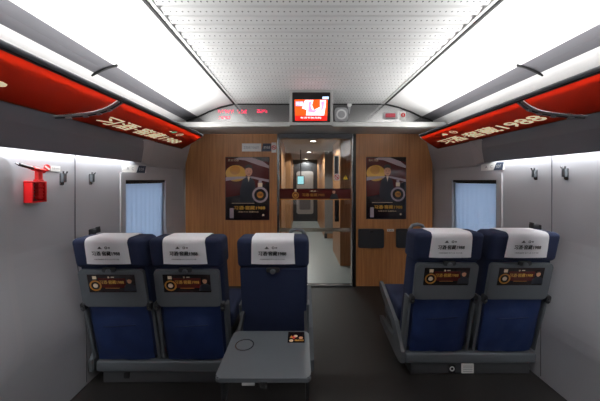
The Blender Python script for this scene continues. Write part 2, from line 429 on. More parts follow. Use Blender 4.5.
# posters
def poster(pxl, pxr, pyt, pyb, label):
    xl, zt = px2(pxl, pyt); xr, zb = px2(pxr, pyb); w = xr-xl; h = zt-zb
    t = thing('advert_poster', label, 'poster', (xl, YP-.001, zb), 'liquor adverts on the partition')
    F = frame((0,0,0), (1,0,0), (0,0,1))
    mb = MB(); mb.rrect(0, w, 0, h, .006, BLACKP, F, .007); mb.build('panel', t)
    mb = MB(); z = .0071
    mb.rect(.006, w-.006, .006, h-.006, PBLACK, F, .001, z)
    mb.prism([(.006,h*.36),(w*.55,h*.42),(w-.006,h*.62),(w-.006,h*.92),(.006,h-.006)], PMAR, F, .001, z+.0004)
    mb.disc(w*.24, h*.74, w*.235, PYEL, F, .001, z+.0008, ry=h*.13); mb.disc(w*.22, h*.79, w*.12, PGOLD, F, .001, z+.0012, ry=h*.07)
    mb.prism([(w*.2,h*.965),(w*.45,h*.945),(w*.75,h*.87),(w-.006,h*.82),(w-.006,h*.86),(w*.85,h*.93),(w*.6,h-.008),(w*.3,h-.008)], PLILAC, F, .001, z+.0008)  # ceiling-light glare painted along the top
    mb.text('贵州习酒', w*.06, w*.3, h*.93, h*.965, PCREAM, F, z+.0026)
    # painted reflection of the ceiling lights across the middle
    mb.prism([(.006,h*.62),(w*.35,h*.655),(w*.62,h*.66),(w-.006,h*.6),(w-.006,h*.64),(w*.62,h*.69),(w*.35,h*.69),(.006,h*.68)], PLILAC, F, .001, z+.0009)
    # man in a dark suit
    mb.prism([(w*.34,h*.28),(w*.66,h*.28),(w*.69,h*.5),(w*.66,h*.62),(w*.58,h*.67),(w*.52,h*.7),(w*.45,h*.67),(w*.38,h*.62),(w*.33,h*.45)], PSUIT, F, .001, z+.0016)
    mb.prism([(w*.5,h*.69),(w*.56,h*.69),(w*.53,h*.6)], PCREAM, F, .001, z+.002)
    mb.disc(w*.53, h*.77, w*.085, PSKIN, F, .001, z+.0022, ry=h*.075)
    mb.prism([(w*.44,h*.79),(w*.45,h*.86),(w*.52,h*.885),(w*.6,h*.865),(w*.63,h*.79),(w*.6,h*.82),(w*.53,h*.83),(w*.47,h*.82)], PHAIR, F, .001, z+.0028)
    mb.disc(w*.5,h*.775,.005,PHAIR,F,.0006,z+.003); mb.disc(w*.57,h*.775,.005,PHAIR,F,.0006,z+.003); mb.rect(w*.505,w*.56,h*.725,h*.732,PMAR,F,.0006,z+.003)
    # round flask with collar
    cx, cy = w*.79, h*.4; mb.ring(cx, cy, w*.135, w*.18, PLILAC, F, .001, z+.003); mb.disc(cx, cy, w*.135, PBLACK, F, .001, z+.003); mb.disc(cx, cy, w*.075, PGOLD, F, .001, z+.0042)
    mb.rect(cx-w*.05, cx+w*.05, cy+h*.125, cy+h*.19, PCREAM, F, .001, z+.003); mb.rect(cx-w*.035, cx+w*.035, cy+h*.19, cy+h*.23, PLILAC, F, .001, z+.003)
    mb.text('1988', cx-w*.05, cx+w*.05, cy-h*.02, cy+h*.02, PBLACK, F, z+.0056)
    mb.rect(w*.15, w*.66, h*.265, h*.27, PCREAM, F, .0008, z+.003)
    mb.text(BRAND, w*.2, w*.9, h*.165, h*.225, PYEL, F, z+.003, .03)
    mb.text('陈酿岁月 窖藏珍品', w*.3, w*.75, h*.12, h*.14, PCREAM, F, z+.003)
    mb.rrect(w*.1, w*.19, h*.03, h*.19, .006, PLILAC, F, .001, z+.002); mb.disc(w*.86, h*.08, .014, PCREAM, F, .001, z+.002)
    mb.build('print', t)
poster(225.5, 269.5, 157, 220, 'dark maroon liquor poster with suited man on wood left of the glass door')
poster(366, 406, 157, 219, 'dark maroon liquor poster with suited man on wood right of the glass door')

# partition folding tables (right side)
def ptable(pxl, pxr, label):
    xl, zt = px2(pxl, 229, YP-.03); xr, zb = px2(pxr, 248, YP-.03)
    t = thing('partition_table', label, 'folding table', (xl, YP-.001, zb), 'folded tables on the partition')
    F = frame((0,0,0), (1,0,0), (0,0,1)); w = xr-xl; h = zt-zb
    MB().rrect(0, w, 0, h, .02, SEATD, F, .03, 0, .004).build('tabletop', t)
    mb = MB(); mb.rrect(w*.43, w*.57, h*.82, h*.93, .006, BLACKP, F, .006, .0302); mb.build('latch', t)
ptable(358.5, 384, 'dark folded wall table on wood nearest the glass door')
ptable(396.5, 424, 'dark folded wall table partly behind the aisle seat, right of another folded table')
a, b = px2(387,231.5); c, d = px2(394,229)
mb = MB(); mb.rect(0, c-a, 0, d-b, SIGNW, frame((0,0,0),(1,0,0),(0,0,1)), .002); mb.text('1A', .015, c-a-.015, .008, d-b-.008, INKG, frame((0,0,0),(1,0,0),(0,0,1)), .003)
tag(mb.build('seat_label', loc=(a, YP-.001, b)), 'tiny white label between the two dark folded wall tables', 'label')

# ------------------------------------------------------------------ beyond the door
mb = MB(); mb.box(-1.7, 1.9, 3.62, 10.0, -.05, -.002, CFLOOR); struct('floor_corridor', mb)
mb = MB(); mb.box(-1.7, 1.9, YP+.1, 10.0, H+.70, H+.74, CWALL); struct('ceiling_corridor', mb)
mb = MB(); mb.box(-1.7, -.32, 4.6, 5.9, 0, H+.7, WOOD2); mb.box(-1.7, -.24, 6.9, 9.2, 0, H+.7, WOOD2)
mb.box(-1.75, -1.7, YP+.05, 10, 0, H+.7, CWALL); struct('wall_corridor_left', mb)
mb = MB(); mb.box(.665, 1.9, 4.42, 5.4, 0, H+.7, WOOD2); mb.box(.60, 1.9, 6.5, 9.2, 0, H+.7, WOOD2)
mb.box(1.9, 1.95, YP+.05, 10, 0, H+.7, CWALL)
mb.box(.595,.66, 6.49, 6.5, .0, .12, CDARK); mb.box(.60,.83,6.494,6.5,.12,H+.7,CWALL); struct('wall_corridor_right', mb)
mb = MB(); mb.box(-1.7, 1.9, 9.2, 9.3, 0, H+.7, CDARK); mb.rrect(-.12, .46, .25, H+.3, .08, CWALL, frame((0,9.19,0),(1,0,0),(0,0,1)), .01)
mb.rrect(-.02, .36, .4, H-.3, .05, STRIPG, frame((0,9.175,0),(1,0,0),(0,0,1)), .01)
struct('wall_corridor_end', mb)
MBs = MB(); MBs.box(-.42, -.02, 6.2, 6.24, H-.08, H+.12, mat('lit_sign_face', (150,215,225), .5, emit=1.0), r=.01)
t = thing('corridor_display', 'small pale blue lit display hanging far down the corridor', 'sign', (0,6.2,H+.0))
mb = MB(); mb.rrect(-.07, .10, -.11, .10, .01, CDARK, frame((0,0,0),(1,0,0),(0,0,1)), .03); mb.build('housing', t)
mb = MB(); mb.rrect(-.055, .085, -.095, .085, .006, _m['lit_sign_face'], frame((0,-.001,0),(1,0,0),(0,0,1)), .002, .03); mb.build('screen', t)
mb = MB(); mb.cyl((.015,-.01,.1), (.015,-.01,.6975), .012, CDARK); mb.build('hanger', t)
LP = [(313,141,'nearest of the middle line'),(309,152,'second nearest of the middle line'),(306.5,160.5,'third nearest of the middle line'),(304.8,164.5,'farthest, above the lit display'),(328,155,'upper one left of the metal door plate'),(323.5,159,'lowest of the three on the right'),(336,155,'rightmost, beside the metal door plate')]
for i, (px, py, nm) in enumerate(LP):
    D = .70*267/(180-py); x = (px-300)*D/267
    if D > 9.1: D = 9.0; x = (px-300)*D/267
    t = thing('corridor_downlight', 'small round ceiling spot in the corridor, '+nm, 'ceiling light', (x, D, H+.699), 'corridor spots')
    F = frame((0,0,0), (1,0,0), (0,-1,0))
    MB().ring(0, 0, .05, .075, CHROME, F, .006).build('rim', t); MB().disc(0, 0, .05, LAMPC, F, .003).build('lens', t)
    if i in (0, 1, 2, 6):
        l = bpy.data.lights.new('corridor_lamp', 'SPOT'); l.energy = 60; l.shadow_soft_size = .05; l.spot_size = math.radians(150); l.color = (1,.97,.93)
        lo = bpy.data.objects.new('corridor_lamp', l); C.objects.link(lo); lo.location = (x, D, H+.68)

# ------------------------------------------------------------------ windows
def window(k, sgn, d):
    y0, y1 = W_Y0+d, W_Y1+d
    def X(x): return x if sgn < 0 else mir(x)
    def bx(mb, xa, xb, *r): a, b = sorted((X(xa), X(xb))); mb.box(a, b, *r)
    w = bpy.data.objects.new('window_%d' % k, None); C.objects.link(w); w['kind'] = 'structure'
    mb = MB()
    bx(mb, -1.575, -1.548, y0-.05, y0+.012, W_Z0-.06, W_Z1+.05, WALLP); bx(mb, -1.575, -1.548, y1-.012, y1+.13, W_Z0-.06, W_Z1+.05, WALLP)
    bx(mb, -1.575, -1.548, y0+.012, y1-.012, W_Z1-.01, W_Z1+.05, WALLP); bx(mb, -1.575, -1.530, y0+.012, y1-.012, W_Z0-.06, W_Z0+.0, WALLP)
    mb.build('window_surround', w)
    mb = MB()
    bx(mb, -1.70, -1.56, y0, y0+.03, W_Z0, W_Z1, BLACKP); bx(mb, -1.70, -1.60, y1-.03, y1, W_Z0, W_Z1, BLACKP)
    bx(mb, -1.70, -1.56, y0, y1, W_Z1-.035, W_Z1, BLACKP); bx(mb, -1.70, -1.56, y0, y1, W_Z0, W_Z0+.02, BLACKP)
    mb.build('window_frame', w)
    mb = MB(); bx(mb, -1.675, -1.668, y0+.03, y1-.03, W_Z0+.02, W_Z1-.035, WGLASS); mb.build('glass_pane', w)
    # curtain
    ny, nz = 60, 8; vs = []; fs = []
    for side in (0, 1):
        for j in range(nz+1):
            z = W_Z0+.025+(W_Z1-.05-W_Z0-.02)*j/nz; amp = .001+.009*(1-j/nz)**2
            for i in range(ny+1):
                y = y0+.033+(y1-y0-.045)*i/ny
                x = -1.582+amp*math.sin(i*.95+.4*math.sin(i*.5))+.001*side
                vs.append((X(x), y, z))
    N = (ny+1)*(nz+1)
    for s in (0, 1):
        for j in range(nz):
            for i in range(ny):
                a = s*N+j*(ny+1)+i; fs.append((a, a+1, a+ny+2, a+ny+1))
    mb = MB(); mb.raw(vs, fs, CURT, None, True); cu = mb.build('window_curtain')
    tag(cu, 'pale blue backlit curtain drawn across the '+('left' if sgn < 0 else 'right')+' side window', 'curtain')
window(1, -1, 0); window(2, 1, .06)

def wall_frame(sgn, D, z, off=.0):
    """frame lying on a side wall; u runs to the viewer's right in the photo, v is up, n faces the aisle"""
    if sgn < 0: return frame((wx(z)+.0005+off, D, z), (0,1,0), (0,0,1))
    return frame((mir(wx(z))-.0005-off, D, z), (0,-1,0), (0,0,1))
# note: for the left wall u=+Y, v=Z -> n=+X ; right wall u=-Y -> n=-X
def local(F): return Matrix.Identity(4)
def placed(name, label, cat, F, group=None):
    o = bpy.data.objects.new(name, None); C.objects.link(o); o.matrix_world = F; return tag(o, label, cat, group)

# wall joints
mb = MB(); F = wall_frame(-1, 1.85, 0)
for sgn, D in ((-1, 1.85), (1, 1.907)):
    pr = []
    for i in range(20):
        z = .02+1.6*i/19; x = wx(z)+.0015; pr.append(((x if sgn < 0 else mir(x)), D, z))
    mb.tube(pr, .003, STRIPG, n=6)
struct('trim_wall_joint', mb)
# near left window surround panel, raised with rounded lower corner
mb = MB()
def onwall(y, z, off): return (wx(z)+off, y, z)
def panel(y0, y1, z0, z1, r, off0, off1, m):
    pts = []
    for cx, cy, a0 in ((y1-r, z1-r, 0), (y0+r, z1-r, 90), (y0+r, z0+r, 180), (y1-r, z0+r, 270)):
        for k in range(7):
            a = math.radians(a0+15*k); pts.append((cx+r*math.cos(a), cy+r*math.sin(a)))
    # horizontal slices keep the panel on the bowed wall
    zs = [z0+(z1-z0)*i/30 for i in range(31)]; rows = []
    for z in zs:
        dz = max(0, r-(z-z0), r-(z1-z)); ins = r-math.sqrt(max(0, r*r-dz*dz)); rows.append((y0+ins, y1-ins, z))
    vs = []
    for a, b, z in rows: vs += [onwall(a, z, off0), onwall(b, z, off0), onwall(b, z, off1), onwall(a, z, off1)]
    fs = [(0,1,2,3), tuple(4*30+i for i in range(4))]
    for i in range(30):
        for j in range(4): fs.append((4*i+j, 4*i+(j+1)%4, 4*i+4+(j+1)%4, 4*i+4+j))
    mb.raw(vs, fs, m)
panel(-.6, 1.44, .40, 1.57, .12, -.004, .012, WALLP)
panel(-.575, 1.405, .435, 1.535, .11, .0121, .016, WALL)
struct('trim_panel_left', mb)

# hooks
def hook(sgn, D, z, label):
    F = wall_frame(sgn, D, z)
    t = placed('coat_hook', label, 'coat hook', F, 'coat hooks on the side walls')
    MB().rrect(-.014, .014, -.05, .03, .008, CHROME, None, .006, 0, .002).build('backplate', t)
    mb = MB(); mb.box(-.013, .013, -.03, .03, .006, .026, SEATG, r=.004); mb.tube([(-.011,.028,.022),(-.014,.042,.026)], .005, CHROME); mb.tube([(.011,.028,.022),(.014,.042,.026)], .005, CHROME)
    mb.build('hook_prong', t)
hook(-1, 1.745, 1.435, 'two-pronged coat hook on left wall, the one closer to the red hammer')
hook(-1, 1.985, 1.435, 'two-pronged coat hook on left wall, the one closer to the window')
hook(1, 2.035, 1.47, 'two-pronged coat hook on right wall, the one closer to the window')
hook(1, 1.80, 1.47, 'two-pronged coat hook on right wall, the one farther from the window')
def lowhook(sgn, D, z, label):
    F = wall_frame(sgn, D, z)
    t = placed('seat_side_hook', label, 'hook', F, 'low wall hooks behind the window seats')
    MB().rrect(-.03, .03, -.03, .02, .008, SEATD, None, .01).build('backplate', t)
    mb = MB(); mb.box(-.025, .025, -.01, .02, .01, .05, SEATD, r=.006); mb.box(-.02,.02,.01,.035,.04,.05,SEATD,r=.004); mb.build('hook_prong', t)
lowhook(-1, 2.0, 1.035, 'dark low hook on left wall just above the window seat headrest')
lowhook(1, 2.02, 1.065, 'dark low hook on right wall just above the window seat headrest')

# window number labels
def wlabel(sgn, D, z, w, label):
    F = wall_frame(sgn, D, z, .0); t = placed('seat_number_plate', label, 'sign', F)
    s = 1
    mb = MB(); mb.rect(-w/2, w/2, -.035, .035, SIGNW, None, .003)
    mb.prism([(.02*s,-.035),(w/2-.02,-.035),(w/2,.035),(.06,.035)], SIGND, None, .0036)
    mb.text('01 D F', .06, w/2-.04, -.014, .014, SIGNW, None, .0045); mb.text('A', -w/2+.06, -w/2+.09, -.014, .014, INKG, None, .0035); mb.text('C', -w/2+.13, -w/2+.16, -.014, .014, INKG, None, .0035)
    mb.build('plate', t)
wlabel(-1, 2.52, 1.525, .36, 'white and dark seat number plate above the left window')
wlabel(1, 2.50, 1.545, .30, 'white and dark seat number plate above the right window')

# emergency hammer (left wall)
F = wall_frame(-1, 1.56, 1.42)
t = placed('emergency_hammer', 'red emergency hammer in an open red bracket on left wall', 'emergency hammer', F)
mb = MB()   # bracket: u to the right, v up, n out
mb.box(-.056, -.044, -.125, -.008, .0, .05, HRED, r=.003); mb.box(.024, .034, -.125, -.008, .0, .05, HRED, r=.003)
mb.box(-.056, .034, -.130, -.120, .0, .05, HRED, r=.003); mb.box(-.056, .02, -.018, -.006, .0, .05, HRED, r=.003)
mb.build('bracket', t)
mb = MB(); mb.box(-.008, .022, -.115, .055, .012, .04, HRED, r=.008)
for k in range(6): mb.box(-.010, .0235, -.105+k*.02, -.097+k*.02, .010, .042, HRED, r=.002)
mb.build('handle', t)
mb = MB(); mb.tube([(-.03,.066,.03),(.036,.052,.03)], .013, HRED); mb.build('head', t)
mb = MB(); mb.tube([(-.105,.084,.03),(-.09,.081,.03),(-.03,.066,.03)], .009, BLACKP); mb.tube([(-.125,.089,.03),(-.105,.084,.03)], .004, CHROME); mb.build('steel_tip', t)
F = wall_frame(-1, 1.645, 1.495)
mb = MB(); mb.disc(0, 0, .021, SIGNR, None, .003); mb.prism([(-.018,.006),(-.012,.014),(.018,-.006),(.012,-.014)], SIGNW, None, .0036)
t = placed('hammer_notice', 'round red sticker and white notice beside the red hammer', 'sticker', F); mb.build('round_sticker', t)
mb = MB(); mb.rect(.024, .09, -.02, .014, SIGNW, None, .002); mb.text('安全锤 HAMMER', .030, .084, -.008, .004, INKG, None, .003); mb.build('notice', t)

# ------------------------------------------------------------------ luggage racks
def rack(sgn, bay, T):
    A = Vector((-1.05, 0, H+.48)); B = Vector((-1.475, 0, H+.385))
    if sgn > 0: A.x = mir(A.x); B.x = mir(B.x)
    def R(t, y, off=0):    # t=0 front rail, t=1 at the wall; off>0 = downwards
        p = A.lerp(B, t); nrm = Vector((-.218*(-sgn), 0, -.976)) if False else None
        d = (B-A).normalized(); nn = Vector((d.z, 0, -d.x)); 
        if nn.z > 0: nn = -nn
        q = p+nn*off; return (q.x, y, q.z)
    side = 'left' if sgn < 0 else 'right'
    curve = lambda t: 1.575+.095*math.sin(t*math.pi*.95)
    if bay == 0: lo = lambda t: -1.6; hi = lambda t: curve(t)-.022
    else: lo = lambda t: curve(t)+.022; hi = lambda t: 2.88+.44*t**.8
    def slab(mb, t0, t1, ilo, ihi, o0, o1, m, nt=10):
        vs = []; fs = []
        for i in range(nt+1):
            t = t0+(t1-t0)*i/nt; y0 = lo(t)+ilo; y1 = hi(t)-ihi
            vs += [R(t, y0, o0), R(t, y1, o0), R(t, y1, o1), R(t, y0, o1)]
        fs = [(0,1,2,3), tuple(4*nt+k for k in range(4))]
        for i in range(nt):
            for j in range(4): fs.append((4*i+j, 4*i+(j+1)%4, 4*i+4+(j+1)%4, 4*i+4+j))
        mb.raw(vs, fs, m)
    mb = MB(); slab(mb, .03, 1.0, 0, 0, -.010, 0, SHELFG); mb.build('shelf', T)
    mb = MB(); ia, ib = (0, .02) if bay else (.03, 0)
    slab(mb, .03, .93, ia, ib, .0005, .003, RED); slab(mb, .925, .955, ia, ib, .0005, .0034, REDB)
    # lettering
    if sgn < 0: F = frame(R(1, 0, .0045), (0,1,0), (A-B))
    else: F = frame(R(1, 0, .0045), (0,-1,0), (A-B))
    L = (A-B).length
    def uu(y): return y if sgn < 0 else -y
    if sgn < 0: s0, s1 = (1.80, 2.93) if bay else (.03, 1.19)
    else: s0, s1 = (2.78, 1.72) if bay else (1.22, .06)
    if sgn > 0: s0, s1 = (2.95, 1.74) if bay else (1.22, .06)
    mb.text(BRAND, uu(s0), uu(s1), .18*L, .50*L, CREAM, F, 0, .025)
    if bay:
        m0 = s0+(s1-s0)*.62 if sgn < 0 else s0+(s1-s0)*.28
        mb.disc(uu(m0), .70*L, .026, GREEN if sgn < 0 else CREAM, F, .001); mb.rect(uu(m0)-.06, uu(m0)-.03, .66*L, .69*L, CREAM, F, .001)
        mb.ring(uu(m0)+.13, .68*L, .028, .036, CREAM, F, .001); mb.text('习酒', uu(m0)+.10, uu(m0)+.16, .66*L, .72*L, CREAM, F, 0)
    mb.build('banner', T)
    y0, y1 = (lo(0)-.021, hi(0)) if bay else (lo(0), hi(0)+.031)
    mb = MB(); mb.tube([R(-.01, y0, .002), R(-.01, y1-.01, .002)], .011, SEATG, n=12); mb.tube([R(.035, y0, .004), R(.035, y1-.01, .004)], .009, BLACKP, n=8)
    mb.build('front_rail', T)
    if bay:
        mb = MB(); mb.tube([R(i/14, hi(i/14), -.008) for i in range(15)], .011, LIP, n=10); mb.build('end_rim', T)
    else:
        mb = MB()
        for off, r, m in ((-.012, .007, BRKT), (0, .010, BLACKP), (.012, .008, BRKT)):
            mb.tube([R(.0+.98*i/16, curve(.98*i/16)+off, .011) for i in range(1, 17)], r, m, n=8)
        for k in (5, 8, 11, 14): t = k/16*.98; mb.tube([R(t-.03, curve(t-.03), .020), R(t+.03, curve(t+.03), .020)], .009, BRKT, n=8)
        mb.build('bracket', T)
for sgn in (-1, 1):
    T = thing('luggage_rack', 'overhead luggage rack with red lettered banners along the %s wall' % ('left' if sgn < 0 else 'right'), 'luggage rack', (0,0,0), 'overhead luggage racks')
    for bay in (0, 1): rack(sgn, bay, T)

# ------------------------------------------------------------------ header equipment
t = thing('ceiling_monitor', 'small square television showing an orange picture above the glass door', 'television', (0, 2.84, H+.76))
def tvp(px, py): return ((px-300)*2.84/267, (180-py)*2.84/267-.76)
F = frame((0,0,0), (1,0,0), (0,0,1))
x0, z1 = tvp(289.5, 90); x1, z0 = tvp(333, 125)
mb = MB(); vs = []
mb.prism([(0,z0),(0,z1),(.23,z1-.02),(.23,z0+.03),(.06,z0)], TVH, frame((x0,0,0), (0,1,0), (0,0,1)), x1-x0)
mb.build('housing', t)
a, b = tvp(292.3, 122.3); c, d = tvp(330.3, 92.5)
MB().rrect(a, c, b, d, .008, BLACKP, F, .004).build('bezel', t)
mb = MB(); F2 = frame((0,-.0045,0), (1,0,0), (0,0,1))
def q(*p): return [tvp(*k) for k in p]
mb.prism(q((294.6,99.8),(327.5,99.8),(327,120.8),(295.3,120.8)), TVR, F2, .0006)
mb.prism(q((295,115.8),(327,115.8),(327,120.8),(295.2,120.8)), TVD, F2, .0006, .0006)
mb.prism(q((305,100.2),(313.5,100.2),(312,105),(314,110),(320,107),(320,100.2),(326,100.2),(325.5,107),(324,115.5),(306,115.5),(306.5,110),(302,108.5)), TVW, F2, .0006, .0008)
mb.prism(q((309,102),(312,101),(310.5,106),(312.5,110.5),(318,109.5),(314,113),(308,112)), TVP, F2, .0006, .0014)
mb.prism(q((321,102),(324.5,101),(323.5,108),(320.5,112),(321.5,107)), TVP, F2, .0006, .0014)
mb.prism(q((295.5,101.5),(303.5,101.5),(303,106.3),(295.6,106.3)), TVP, F2, .0006, .0014)
a, b = tvp(296, 105.8); c, d = tvp(303, 102); mb.text('天猫', a, c, b, d, TVW, F2, .0025, .02)
a, b = tvp(300.5, 118.9); c, d = tvp(321, 116.9); mb.text('年货节抢先购', a, c, b, d, TVW, F2, .002, .02)
mb.prism(q((322.5,96.7),(328.7,96.7),(328.6,99.2),(322.3,99.2)), TVB, F2, .0006)
mb.build('screen', t)

hu0 = .672; sl = Vector((0, 0, 1))
def hface(px, py):   # point on the sloping header panel seen at px,py
    y = 3.36; return Vector(((px-300)*y/267, y, H+(180-py)*y/267))
def hframe(px, py, off=.001):
    p = hface(px, py); F = frame((0,0,0), (1,0,0), sl); n = Vector((F[0][2], F[1][2], F[2][2]))
    if n.y > 0: n = -n
    p = p+n*off; F.translation = p; return F
o = placed('wireless_speaker', 'white square box with round front on header right of the television', 'speaker', hframe(341, 115))
MB().rrect(-.085, .085, -.085, .085, .04, WALLP, None, .03, 0, .006).build('housing', o)
mb = MB(); mb.ring(0, 0, .045, .065, WHITE, None, .006, .03); mb.disc(0, 0, .045, WALLP, None, .004, .03); mb.build('grille', o)
o = placed('white_pin', 'small white teardrop pin hanging above the white square box', 'pin', hframe(349.3, 105))
MB().disc(0, 0, .028, WHITE, None, .02, 0, bev=.005).build('body', o)
mb = MB(); mb.prism([(-.018,-.02),(.018,-.02),(.004,-.11),(-.004,-.11)], WALLP, None, .008); mb.build('stem', o)
o = placed('alarm_button', 'red bar in a white frame at right end of the header', 'alarm', hframe(390, 116))
MB().rrect(-.09, .09, -.045, .045, .01, WALLP, None, .008).build('frame', o)
mb = MB(); mb.rrect(-.06, .06, -.02, .028, .006, mat('deep_pink_plastic', (170,36,58), .4, emit=.12), None, .012, .0082); mb.rect(-.06,.06,-.034,-.026, BLACKP, None, .001, .0082); mb.build('red_bar', o)
o = placed('alarm_notice', 'round red and white notice beside the red alarm bar', 'sticker', hframe(403, 115.5))
mb = MB(); mb.rrect(-.035,.035,-.06,.05,.008, SIGNW, None, .002); mb.disc(0, .005, .028, SIGNR, None, .001, .002); mb.rect(-.004,.004,-.012,.022,SIGNW,None,.001,.003); mb.build('print', o)
# red LED destination display: dot clusters
def leds(px, py, cols, rows, pat, w=.012):
    F = hframe(px, py, .0015); mb = MB(); k = 0
    for r in range(rows):
        for c in range(cols):
            k = (k*1103515245+12345+pat) % 2147483648
            if (k >> 16) % 100 < 62: mb.rect(c*w, c*w+w*.7, -r*w, -r*w+w*.7, LED, F, .0008)
    return mb
t = thing('led_display', 'pink glowing dot characters on the header left of the television', 'display', (0,0,0))
leds(218, 110.5, 17, 4, 3).build('led_row', t); leds(219, 117, 12, 3, 11).build('led_row', t)
leds(237.5, 110.5, 10, 4, 7).build('led_row', t); leds(257, 110, 11, 4, 5).build('led_row', t)

# ------------------------------------------------------------------ seats
TOPZ, BOTZ = 1.072, .16
def shear(p, k=.205): return (p[0], p[1]-k*(p[2]-.15)/.95, p[2])
ANG = math.atan2(.205, .95)
def yb(z): return -.205*(z-.15)/.95            # rear face of the back at height z
def back_frame(z, off):   # frame on the rear face: u=+X, v up along the slope, n towards the viewer
    v = Vector((0, -.205, .95)).normalized(); F = frame((0,0,0), (1,0,0), v); n = Vector((F[0][2], F[1][2], F[2][2]))
    F.translation = Vector((0, yb(z), z))+n*off; return F
def bust(mb, cx, cy, s, F, z):
    mb.prism([(cx-.9*s,cy-1.5*s),(cx+.9*s,cy-1.5*s),(cx+.8*s,cy-.6*s),(cx+.3*s,cy-.3*s),(cx-.3*s,cy-.3*s),(cx-.8*s,cy-.7*s)], PSUIT, F, .0005, z)
    mb.disc(cx, cy+.15*s, .34*s, PSKIN, F, .0005, z+.0005, 14, .45*s); mb.prism([(cx-.36*s,cy+.3*s),(cx-.28*s,cy+.68*s),(cx+.28*s,cy+.7*s),(cx+.36*s,cy+.3*s),(cx,cy+.45*s)], PHAIR, F, .0005, z+.001)
def advert(mb, x0, x1, y0, y1, F):
    w = x1-x0; h = y1-y0
    mb.rect(x0, x1, y0, y1, PBLACK, F, .001); mb.rect(x0+w*.22, x1-w*.2, y0+h*.25, y1-h*.2, PMAR, F, .0003, .001)
    cx = x0+w*.15; mb.ring(cx, y0+h*.38, h*.22, h*.30, PGOLD, F, .0004, .0015); mb.disc(cx, y0+h*.38, h*.12, PCREAM, F, .0004, .0015); mb.rect(cx-h*.1, cx+h*.1, y0+h*.74, y0+h*.92, PCREAM, F, .0004, .0015)
    mb.text(BRAND, x0+w*.25, x0+w*.76, y0+h*.48, y0+h*.68, PYEL, F, .0019, .02)
    mb.disc(x0+w*.45, y0+h*.85, h*.05, PCREAM, F, .0004, .0015, 10); mb.rect(x0+w*.5, x0+w*.57, y0+h*.83, y0+h*.88, PCREAM, F, .0004, .0015)
    mb.rect(x0+w*.35, x0+w*.65, y0+h*.22, y0+h*.25, PGOLD, F, .0004, .0015)
    bust(mb, x1-w*.12, y0+h*.6, h*.34, F, .0015)

